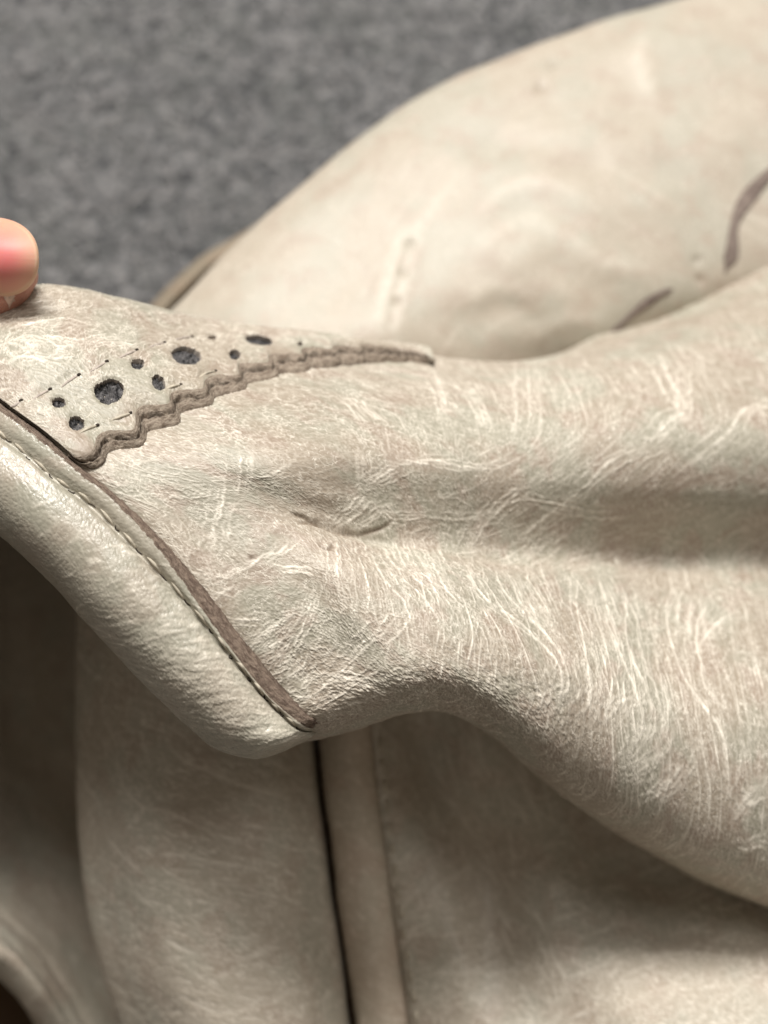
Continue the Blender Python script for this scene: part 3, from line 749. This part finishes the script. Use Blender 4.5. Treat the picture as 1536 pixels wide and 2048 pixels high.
if (bind.N[280, 130] @ (CAM_POS-bind.G[280, 130])) < 0: bind.N = -bind.N
tv = bind.tv[None, :]*np.ones((560, 1)); tu = bind.tu[:, None]*np.ones((1, 290))
# pebbled grain and cross creases, tighter towards the hem's lower end
low_ = sstep(4.5, 9.0, tu)
f1, f2 = worley(bind.X*1.45+0.6*fbm(bind.X*.35, bind.Y*.35, 2, 4), bind.Y*0.85+0.6*fbm(bind.X*.35, bind.Y*.35, 2, 6), 9)
e1 = f2-f1
g1, g2 = worley(bind.X*1.9+0.4*fbm(bind.X*.6, bind.Y*.6, 2, 14), bind.Y*1.7, 11)
e2 = g2-g1
roll = sstep(5.2, 6.2, tv)
bind.disp += roll*(0.055*(0.08+0.92*low_)*np.exp(-(e1/0.16)**2) + 0.04*(0.4+0.6*low_)*np.exp(-(e2/0.18)**2) - 0.05*np.exp(-(g1/0.22)**2)*(1-0.7*low_))
bang2 = np.full((560, 290), math.pi/2)+0.55+0.5*fbm(bind.X*.2, bind.Y*.2, 2, 31)
l1 = bind.lic(blur(np.random.default_rng(3).standard_normal((560, 290)), 2), bang2, 5.0)
bind.disp += roll*low_*0.035*l1 + 0.12*fbm(bind.X*.12, bind.Y*.12, 3, 22)*roll
ridge = roll*low_*sstep(1.0, 2.2, l1)
bind.crease = np.clip(0.55*ridge + roll*low_*0.6*np.exp(-(e1/0.09)**2) + roll*low_*0.3*np.exp(-(e2/0.09)**2) + 0.25*sstep(4.2, 4.6, tv)*(1-sstep(5.0, 5.6, tv))*(1+fbm(bind.X*.6, bind.Y*.6, 3, 5)), 0, 1)
bind.dark = np.clip(roll*low_*0.25*np.exp(-((e1-0.02)/0.05)**2)*sstep(9.5, 11, tv), 0, 1)
groove = np.exp(-((tv-5.05)/0.22)**2)
scal = perlin(bind.X*0.4, bind.X*0+2.2, 8)
bind.disp -= 0.42*groove*(0.8+0.4*scal)
bind.disp += 0.35*np.exp(-((tv-5.75)/0.35)**2)*(0.6+0.8*perlin(bind.X*0.33, bind.X*0+5, 9))
rawm = 1-sstep(3.05, 3.25, tv)
bind.disp += rawm*(0.18*fbm(bind.X*1.1, bind.Y*2.0, 4, 51))
bh = np.zeros_like(bind.disp)
bind.streams(bang2, bh, 800, (0.12, 0.22), (1.5, 7.0), 77, roll*(0.03+low_)*bind.front + 1e-4)
bind.disp += 0.09*bh; bind.crease = np.clip(np.maximum(bind.crease*0.8, 0.9*bh), 0, 1)
c1_, c2_ = worley((bind.X+0.6*fbm(bind.X*.5, bind.Y*.5, 3, 71))*1.15, (bind.Y+0.6*fbm(bind.X*.5+9, bind.Y*.5, 3, 72))*0.9, 23)
ck = np.exp(-((c2_-c1_)/0.09)**2)*sstep(-0.3, 0.2, fbm(bind.X*.5, bind.Y*.5, 2, 73))*roll*(0.15+0.85*low_)
bind.crease = np.clip(np.maximum(bind.crease, 0.6*ck), 0, 1); bind.disp += 0.05*ck
wear = roll*sstep(0.25, 0.5, fbm(bind.X*0.22, bind.Y*0.3, 4, 74))
bind.crease = np.clip(bind.crease + 0.18*wear, 0, 1)
dark_mottle = sstep(10.2, 11.6, tv)*low_*sstep(-0.1, 0.3, fbm(bind.X*0.7, bind.Y*0.9, 4, 75)) + 0.7*np.exp(-((tv-5.05)/0.3)**2)*sstep(-0.2, 0.35, fbm(bind.X*0.8, bind.Y*0.8, 3, 76))  # noisy darkening along the outer underside and the stitch groove
bind.dark = np.clip(np.maximum(bind.dark, 0.35*dark_mottle), 0, 0.6)
bindV = bind.final()
fm = (tv + 0.3*fbm(bind.X*0.45, bind.Y*0.3, 4, 88))[:-1, :-1] >= 3.12
binding = mesh_from_grid('hem_binding', bindV, BIND, garment, attrs(bind), (bind.X, bind.Y+700), fm)
mesh_from_grid('raw_edge', bindV, RAWB, binding, {'dark': 0.5*np.exp(-((tv-1.0)/0.5)**2)*(0.6+fbm(bind.X*.5, bind.Y, 3, 3))}, (bind.X, bind.Y), ~fm)
ST = [(23,886),(62,918),(107,957),(151,985),(193,1016),(240,1063),(286,1110),(336,1163),(381,1214),(428,1269),(467,1319),(503,1363),(537,1405),(568,1433),(599,1461)]
nfx = (*project(bindV)[:2], bind.N, bind.front)
pts = [(-14,858)]+ST
for a, b in zip(pts[:-1], pts[1:]):
    d0 = np.array(b, float)-a
    A_, B_ = np.array(a)+d0*0.10, np.array(a)+d0*0.70
    C_ = np.array(a)+d0*0.98
    nn = np.array([d0[1], -d0[0]])/np.hypot(*d0)
    p = on_surface(bindV, nfx, [A_+nn*4, (A_+B_)/2+nn*4, B_+nn*1], 0.0); n = bind.N[280, 100]
    p0 = on_surface(bindV, nfx, [A_], 1.0)[0]-on_surface(bindV, nfx, [A_], 0.0)[0]
    capsule('stitch', [p[0]-0.12*p0, p[1]+0.1*p0, p[2]-0.1*p0], 0.235, THREAD_PALE, binding)
    B_ = B_ + d0*rng.uniform(-0.05, 0.12); o1, o2 = rng.uniform(-4, 2), rng.uniform(-5, 0)
    p = on_surface(bindV, nfx, [B_+nn*o1, (B_+C_)/2+nn*o2, C_+nn*o1*0.5], 0.0)
    capsule('needle_hole', [p[0], p[1]+0.02*p0, p[2]], rng.uniform(0.09, 0.14), HOLE, binding)

# ---- back panel, out of focus behind the flap
BACKN = [
 [(350,725,300),(306,662,268),(325,680,258),(420,770,252),(560,850,250),(720,920,258),(800,1000,275)],
 [(446,624,306),(414,558,272),(432,570,262),(525,645,255),(645,760,251),(800,870,258),(880,960,276)],
 [(562,522,312),(527,441,278),(556,460,267),(642,560,259),(762,690,254),(900,805,262),(960,900,280)],
 [(730,390,320),(700,290,286),(732,320,274),(802,450,265),(902,610,259),(1030,745,265),(1070,850,284)],
 [(920,270,328),(895,168,294),(922,200,282),(985,345,272),(1082,520,263),(1180,690,267),(1200,800,288)],
 [(1160,170,336),(1140,66,302),(1158,100,290),(1205,240,279),(1262,430,270),(1330,610,271),(1340,740,292)],
 [(1400,100,342),(1390,-8,310),(1402,30,297),(1432,170,286),(1462,370,277),(1500,560,276),(1520,680,296)],
 [(1700,40,350),(1690,-70,318),(1700,-30,305),(1722,120,294),(1745,330,285),(1765,520,283),(1780,660,300)],
 [(2000,0,356),(1990,-110,326),(2000,-70,312),(2020,90,300),(2040,310,291),(2060,510,290),(2070,640,305)],
]
backp = Sheet(BACKN, 330, 280)
bk = backp.flow([(800,600,-.2,1),(850,450,-.4,1),(1050,380,1,-.2),(1150,400,1,.5),(1000,600,1,-.3),(1250,530,1,.4),(1300,150,.1,1),(1450,250,1,.2),(600,500,1,-.8)], 20)
dress(backp, bk, 0.35, 0.45, 0.6, 21, relief=0.5, hairs=60, hw=(0.3, 0.6), hl=(8.0, 30.0), nw=0.2, crack=0.3, cf=0.3)
soft = np.zeros_like(backp.disp); softd = np.zeros_like(backp.disp)
for kx, p in enumerate([[(778,705),(798,600),(820,500),(868,415),(930,330)],[(745,700),(770,600),(792,500),(838,420)],[(950,430),(1030,372),(1110,370),(1200,425)],[(930,600),(1000,573),(1070,600)],
      [(1120,450),(1200,520),(1300,552)],[(1285,50),(1282,130),(1320,210)],[(960,500),(1010,450),(1080,440),(1140,470)],[(1060,680),(1130,640),(1210,640)]]):
    backp.stroke(p, soft, 1.6, 1.0, 0.3, 1200+kx)
for kx, p in enumerate([[(990,480),(1060,420),(1150,440)],[(960,650),(1010,610),(1060,640)],[(1080,520),(1160,560),(1230,600)],[(1080,330),(1250,340),(1400,360)],[(930,300),(1010,290),(1120,300)]]):
    backp.stroke(p, softd, 3.0, 1.0, 0.3, 1300+kx)
gsm = np.zeros_like(backp.disp); backp.stroke([(832,470),(818,500),(806,548),(794,605),(780,700)], gsm, 1.1, 1.0, 0.05, 1400, taper=0.3); backp.stroke([(1110,110),(1085,170),(1010,250),(930,330)], gsm, 1.0, 0.6, 0.1, 1401)
backp.disp += 0.6*blur(soft, 9) - 1.2*blur(softd, 28) - 0.5*blur(gsm, 2) + 1.1*fbm(backp.X*0.03, backp.Y*0.03, 2, 90)
backp.crease = np.clip(0.4*backp.crease + 0.35*blur(soft, 4), 0, 1)
pits = np.zeros_like(backp.disp)
for x, y, rr in ((822,487,9),(808,545,10),(795,603,9),(1105,125,11),(1082,172,11),(1395,520,9),(1400,560,9)):
    pits = np.maximum(pits, np.exp(-((backp.px-x)/rr)**2-((backp.py-y)/rr)**2)*backp.front)
backp.disp -= 0.55*pits; backp.dark = np.clip(0.22*pits, 0, 1)  # dents also darkened in colour to deepen their shade
bkV = backp.final()
bpan = mesh_from_grid('back_panel', bkV, SOFTL, garment, attrs(backp), (backp.X, backp.Y+1300))
# raw seam edges standing off the back panel
kfx = (*project(bkV)[:2], backp.N, backp.front)
def ribbon(name, pts, wid, lift, mat, parent, n=60):
    c = np.array(on_surface(bkV, kfx, pts, 0.0)); N = np.array(on_surface(bkV, kfx, pts, 1.0))-c
    q = np.linspace(0, len(pts)-1, n); Bq = cr_matrix(len(pts), q); c = Bq @ c; N = Bq @ N
    t = np.gradient(c, axis=0); t /= np.linalg.norm(t, axis=1, keepdims=True); sd = np.cross(t, N)
    m = 12; V = []
    tap = np.clip(np.minimum(np.linspace(0, 1, n), np.linspace(1, 0, n))*9, 0.25, 1)[:, None]
    wob = 1+0.25*np.sin(np.linspace(0, n/4.5, n))[:, None]
    for j in range(m):
        an = 2*np.pi*j/m
        V.append(c + tap*(wid*wob*np.cos(an)*sd + lift*(0.45+0.6*np.sin(an))*N))
    V = np.stack(V+V[:1], 1)
    mesh_from_grid(name, V, mat, parent, {'dark': np.zeros(V.shape[:2])}, (np.linspace(0, 30, n)[:, None]*np.ones((1, m+1)), np.linspace(0, 4, m+1)[None]*np.ones((n, 1))))
ribbon('raw_seam_edge', [(1205,690),(1235,655),(1275,618),(1318,588),(1345,577)], 0.9, 0.45, RAWS, bpan)
ribbon('raw_seam_edge', [(1448,545),(1462,505),(1468,455),(1482,418),(1515,372),(1560,330),(1620,290)], 1.45, 0.5, RAWS, bpan)
# second ply peeking out under the back panel's rim
UND = [[(x+70, y+40, 336), (x, y, 316), (x+14, y+5, 306), (x+32, y+14, 309), (x+44, y+26, 330), (x+60, y+50, 350), (x+120, y+110, 352)]
       for x, y in ((236,690), (268,655), (322,592), (396,522), (470,478), (560,425), (650,370))]
und = Sheet(UND, 120, 90)
und.disp += 0.3*fbm(und.X*.1, und.Y*.1, 2, 3)
mesh_from_grid('under_ply', und.final(), TANP, garment, attrs(und), (und.X, und.Y+1800))

# ---- lower panels in the shade under the flap
ys = [980,1150,1300,1500,1750,1950,2120,2300]
xe = [158,152,150,150,164,204,262,330]
xs = [598,604,612,628,657,686,708,735]
net = []
for y, a, b in zip(ys, xe, xs):
    t = (y-980)/1320
    net.append([(a+110,y,292),(a+35,y,268),(a,y,240),(a+38,y-10,229),(a+130,y-20,220-4*t),((a+b)/2,y-15,217-4*t),(b-110,y-8,220-3*t),(b-34,y,227),(b,y,235),(b-4,y,250),(b-60,y,262)])
lowl = Sheet(net, 270, 220)
la = lowl.flow([(250,1300,.45,1),(300,1450,.6,1),(230,1700,.35,1),(400,1600,1,.7),(520,1700,1,.3),(350,1900,1,.6),(560,1950,1,-.2),(450,1450,1,.5)], 18)
dress(lowl, la, 1.0, 0.5, 0.9, 31, relief=1.6, hairs=500, hw=(0.22, 0.4), hl=(3.0, 12.0), nw=0.3, nb=0.9, coarse=0.9, crack=1.0, cf=0.45)
mesh_from_grid('lower_front_panel', lowl.final(), SOFTL, garment, attrs(lowl), (lowl.X, lowl.Y+2300))

net = []
xw = [716,726,735,746,776,806,828,850]
for y, a, b in zip(ys, xs, xw):
    net.append([(a+34,y,262),(a+15,y,247),(a+12,y,238),(a+20,y,233),((a+b)/2+8,y,230.2),(b-14,y,231.6),(b-2,y,233.6),(b+8,y,238)])
welt = Sheet(net, 240, 70)
welt.disp += 0.25*fbm(welt.X*.08, welt.Y*.15, 3, 61)
dress(welt, np.full((240, 70), 0.9), 0.8, 0.5, 0.8, 63, relief=1.5, nw=0.22, nb=0.8)
wl = mesh_from_grid('welt_strip', welt.final(), WELT, garment, attrs(welt), (welt.X+60, welt.Y+2900))

RX = [0,40,110,200,320,480,700,960]
net = []
for i, (y, b) in enumerate(zip(ys, xw)):
    row = [(b-10,y,239),(b+1,y,233.5)]
    for k, dx in enumerate(RX[1:]):
        x = b+dx
        d = 233.0
        d += 7*math.exp(-((x-(905+(y-1600)*0.42))/70)**2)*(1 if y > 1400 else 0.5)       # soft valley
        d += 9*max(0, (1750-y)/500)*min(1, dx/300)                                       # falls away under the flap
        d -= 30*max(0, (y-1720)/400)*min(1, dx/420)
        d += 6*math.exp(-((x-1250)/150)**2)*math.exp(-((y-1700)/200)**2)
        row.append((x, y, d))
    net.append(row)
lowr = Sheet(net, 260, 220)
lra = lowr.flow([(850,1750,1,-.4),(900,1900,1,-.25),(960,1650,.5,1),(1030,1850,.5,1),(1150,1800,1,-.2),(1300,1950,1,-.3)], 18)
dress(lowr, lra, 1.0, 0.5, 0.8, 41, relief=1.8, hairs=450, hw=(0.22, 0.45), hl=(3.0, 10.0), nw=0.3, nb=0.9, coarse=0.9, crack=1.0, cf=0.45)
mesh_from_grid('lower_side_panel', lowr.final(), SOFTL, garment, attrs(lowr), (lowr.X, lowr.Y+3500))
rV = lowr.final(); rfx = (*project(rV)[:2], lowr.N, lowr.front)
for y in np.arange(1475, 2040, 42):
    x = np.interp(y, ys, xw)+16; x2 = np.interp(y+24, ys, xw)+16
    p = on_surface(rV, rfx, [(x, y), ((x+x2)/2, y+12), (x2, y+24)], 0.1)
    capsule('stitch', [p[0], p[1]+0.3*BACK, p[2]], 0.42, THREAD_PALE, wl)

# recess on the left, its rolled edge and a dark brown sheet beneath
net = [[(-380,850,198),(-290,850,250),(-40,800,266),(160,800,270),(330,800,278)],
       [(-380,1000,198),(-290,1000,262),(-40,960,296),(160,960,300),(330,960,306)],
       [(-380,1200,205),(-290,1200,268),(0,1200,296),(160,1200,296),(330,1200,304)],
       [(-380,1480,203),(-290,1500,262),(0,1500,290),(170,1500,290),(330,1500,298)],
       [(-390,1600,204),(-290,1660,250),(0,1700,272),(190,1740,278),(350,1740,292)],
       [(-400,1680,208),(-290,1750,244),(20,1830,256),(200,1960,266),(370,1960,286)],
       [(-430,1730,236),(-240,1820,238),(12,1880,244),(175,2060,256),(390,2180,278)],
       [(-430,1760,233),(-245,1850,235),(2,1905,240),(150,2075,252),(330,2250,274)],
       [(-440,1790,236),(-255,1880,238),(-18,1935,244),(112,2090,256),(290,2270,278)],
       [(-440,1800,246),(-255,1890,248),(-20,1945,254),(108,2100,266),(285,2280,288)]]
rec = Sheet(net, 220, 160)  # its out-of-view left wall and top are added to block light
rec.disp += 0.5*fbm(rec.X*.06, rec.Y*.06, 3, 71)
ra = rec.flow([(60,1700,1,.7),(60,1850,1,1),(0,1500,1,.3)], 20)
d0 = rec.disp.copy(); dress(rec, ra, 0.4, 0.5, 0.6, 51, relief=1.5)
gro = np.zeros_like(rec.disp)
rec.stroke([(-40,1800),(30,1852),(90,1915),(150,2000),(190,2070)], gro, 0.9, 1.0, 0.1, 1500, taper=0.02)
rec.stroke([(-40,1832),(10,1870),(70,1938),(125,2010),(160,2080)], gro, 0.6, 0.8, 0.1, 1501, taper=0.02)
rec.disp -= 1.2*blur(gro, 2)
mesh_from_grid('inner_panel', rec.final(), SOFTL, garment, attrs(rec), (rec.X, rec.Y+4200))
net = [[(-500,1500,290),(0,1500,292),(400,1500,300),(900,1500,298),(1500,1500,296)],[(-500,1900,284),(0,1900,286),(400,1900,290),(900,1900,288),(1500,1900,286)],[(-500,2400,270),(0,2400,272),(400,2400,274),(900,2400,272),(1500,2400,268)]]
lin = Sheet(net, 60, 60)
mesh_from_grid('dark_sheet', lin.final(), DARK_BROWN, garment)  # plain dark brown sheet behind the open gaps

# ------------------------------------------------------------------ thumb and hand
def skin_mat():
    t = NT('skin'); g = t.n('ShaderNodeTexCoord').outputs['Object']
    n1 = t.noise(g, 220.0, 3.0); n2 = t.noise(g, 1800.0, 4.0)
    col = t.mix(t.ramp(n1, 0.35, 0.65), (0.52, 0.235, 0.175), (0.60, 0.295, 0.22))
    t.l(col, t.b.inputs['Base Color']); t.b.inputs['Roughness'].default_value = 0.5
    t.b.inputs['Subsurface Weight'].default_value = 0.25; t.b.inputs['Subsurface Scale'].default_value = 0.003
    t.b.inputs['Subsurface Radius'].default_value = (1.0, 0.35, 0.2)
    w1 = t.noise(g, 900.0, 3.0, 0.6, 1.5)
    t.l(t.bump(t.math('ADD', n2, w1), 0.0002), t.b.inputs['Normal'])
    return t.m
SKIN = skin_mat()
def rings(path, radii, m=20, flat=None):
    "closed lofted tube through world-mm points; flat = (axis, factor) squashes the section"
    path = np.asarray(path, float); n = 26
    q = np.linspace(0, len(path)-1, n); c = cr_matrix(len(path), q) @ path; r = cr_matrix(len(path), q) @ np.asarray(radii, float)[:, None]
    t = np.gradient(c, axis=0); t /= np.linalg.norm(t, axis=1, keepdims=True)
    a = np.cross(t, BACK+0.01); a /= np.linalg.norm(a, axis=1, keepdims=True); b = np.cross(a, t)
    V = [c[0:1]-t[0:1]*r[0]*0.6]; 
    for i in range(n):
        an = np.linspace(0, 2*np.pi, m, endpoint=False)[:, None]
        V.append(c[i]+r[i]*(np.cos(an)*a[i]*1.0+np.sin(an)*b[i]*(flat or 1.0)))
    V.append(c[-1:]+t[-1:]*r[-1]*0.75)
    V = np.vstack(V); fs = []
    for j in range(m): fs.append((0, 1+(j+1) % m, 1+j))
    for i in range(n-1):
        for j in range(m):
            a0 = 1+i*m+j; b0 = 1+i*m+(j+1) % m
            fs.append((a0, b0, b0+m)); fs.append((a0, b0+m, a0+m))
    e = len(V)-1
    for j in range(m): fs.append((e, 1+(n-1)*m+j, 1+(n-1)*m+(j+1) % m))
    return V, fs
def pw(*pts): return [P(*p) for p in pts]
pieces = [
 (pw((-560,640,212),(-330,590,203),(-180,556,194.5),(-90,547,192.9),(-40,545,192.7),(0,546,192.7),(25,548,192.7),(45,550,192.8),(58,551,192.9),(68,552,193)), [11.5,9.8,8.7,8.5,8.4,7.9,6.9,5.5,4.0,2.2], 0.92),   # thumb
 (pw((-900,640,240),(-700,600,246),(-420,610,250),(-180,650,248),(-60,690,246)), [10,9.5,8.6,8,6.5], 1),                             # index, behind the leather
 (pw((-920,760,246),(-720,740,262),(-460,740,268),(-240,780,266),(-140,800,264)), [10,9.5,8.8,8,6.5], 1),
 (pw((-930,860,250),(-760,850,268),(-540,850,276),(-350,880,276),(-260,900,274)), [9.5,9,8.3,7.5,6], 1),
 (pw((-930,960,250),(-800,960,266),(-640,960,276),(-500,985,276),(-430,1000,274)), [8.5,8,7.3,6.5,5], 1),
 (pw((-1500,860,236),(-1250,820,236),(-1050,780,238),(-900,770,242)), [24,30,34,26], 0.55),                                          # palm
 (pw((-1150,800,226),(-900,720,216),(-640,652,212),(-480,625,208)), [16,18,14,11], 0.9),                                             # thumb base
 (pw((-2300,1040,236),(-1900,960,236),(-1500,870,236),(-1350,840,236)), [30,27,24,24], 0.75),                                        # wrist
]
V = []; fs = []; o = 0
for pth, rad, fl in pieces:
    v, f = rings(pth, rad, 20, fl); V.append(v); fs += [tuple(x+o for x in t) for t in f]; o += len(v)
V = np.vstack(V)*MM
me = bpy.data.meshes.new('person'); me.from_pydata(V.tolist(), [], fs); me.update()
ob = bpy.data.objects.new('person', me); sc.collection.objects.link(ob)
md = ob.modifiers.new('remesh', 'REMESH'); md.mode = 'VOXEL'; md.voxel_size = 0.0013; md.use_smooth_shade = True
ms = ob.modifiers.new('smooth', 'SMOOTH'); ms.iterations = 5; ms.factor = 0.5
dg = bpy.context.evaluated_depsgraph_get()
me2 = bpy.data.meshes.new_from_object(ob.evaluated_get(dg)); ob.modifiers.clear(); ob.data = me2
me2.shade_smooth(); me2.materials.clear(); me2.materials.append(SKIN)
ob['label'] = 'bare thumb with a short pink nail pinching the top edge of the cream leather'; ob['category'] = 'person'
# nail plate: curved shield following the thumb
nn = 40; mm = 72
rho = np.linspace(0, 1, nn)[:, None]; th = np.linspace(0, 2*np.pi, mm)[None, :]
cs, sn = np.cos(th), np.sin(th)
sup = (np.abs(cs)**2.4 + np.abs(sn)**2.4)**(-1/2.4)
npx = -12 + rho*sup*cs*np.where(cs > 0, 90, 170); npy = 514 + rho*sup*sn*(80-2*cs)*1.0 + 6*rho*np.clip(cs, 0, 1)
yy = (npy-514)/80; xx = np.clip((npx+12)/90, 0, 1)
nd = 183.7 + 4.3*yy**2 + 1.6*xx**2 + 0.5*sstep(0.965, 1.0, rho)
nailV = P(npx, npy, nd)
t = NT('thumb_nail')
pink = t.attr('crease'); rimc = t.attr('dark')
col = t.mix(pink, (0.62, 0.335, 0.235), (0.62, 0.16, 0.16)); col = t.mix(rimc, col, (0.63, 0.41, 0.28))
t.l(col, t.b.inputs['Base Color']); t.b.inputs['Roughness'].default_value = 0.45; t.b.inputs['Specular IOR Level'].default_value = 0.35
t.b.inputs['Subsurface Weight'].default_value = 0.2; t.b.inputs['Subsurface Scale'].default_value = 0.002
distc = np.hypot((npx-4)/66, (npy-518)/76)
mesh_from_grid('nail', nailV, t.m, ob, {'crease': 0.9*(1-sstep(0.15, 1.1, distc)), 'dark': 0.85*sstep(0.885, 0.93, rho)*(0.15+0.85*sstep(0.1, 0.7, cs+0.25*sn))})
# flake of dry skin beside the nail
from mathutils import Vector
from mathutils.bvhtree import BVHTree
bv = BVHTree.FromPolygons([v.co[:] for v in me2.vertices], [p.vertices[:] for p in me2.polygons])
def on_thumb(x, y, lift):
    d = P(x, y, 200.0)-CAM_POS; hit = bv.ray_cast(Vector(CAM_POS*MM), Vector(d).normalized())
    return (np.array(hit[0])/MM + np.array(hit[1])*lift) if hit[0] is not None else P(x, y, 192.0)
fl = [(6,589),(14,587),(22,588),(30,591),(27,596),(30,601),(25,603),(21,609),(18,618),(16,609),(12,602),(8,596)]
cc = on_thumb(19, 596, 0.18)
vv = np.array([on_thumb(a, b, 0.05+0.1*rng.random()) for a, b in fl]+[(on_thumb(a*.5+9.5, b*.5+298, 0.2)) for a, b in fl]+[cc])
m = len(fl)
qq = np.array([(i, (i+1) % m, m+(i+1) % m) for i in range(m)]+[(i, m+(i+1) % m, m+i) for i in range(m)]+[(m+i, m+(i+1) % m, 2*m) for i in range(m)])
mesh_from_quads('dry_skin_flake', vv, qq, plain('dry_skin', (0.66, 0.49, 0.41)), ob)
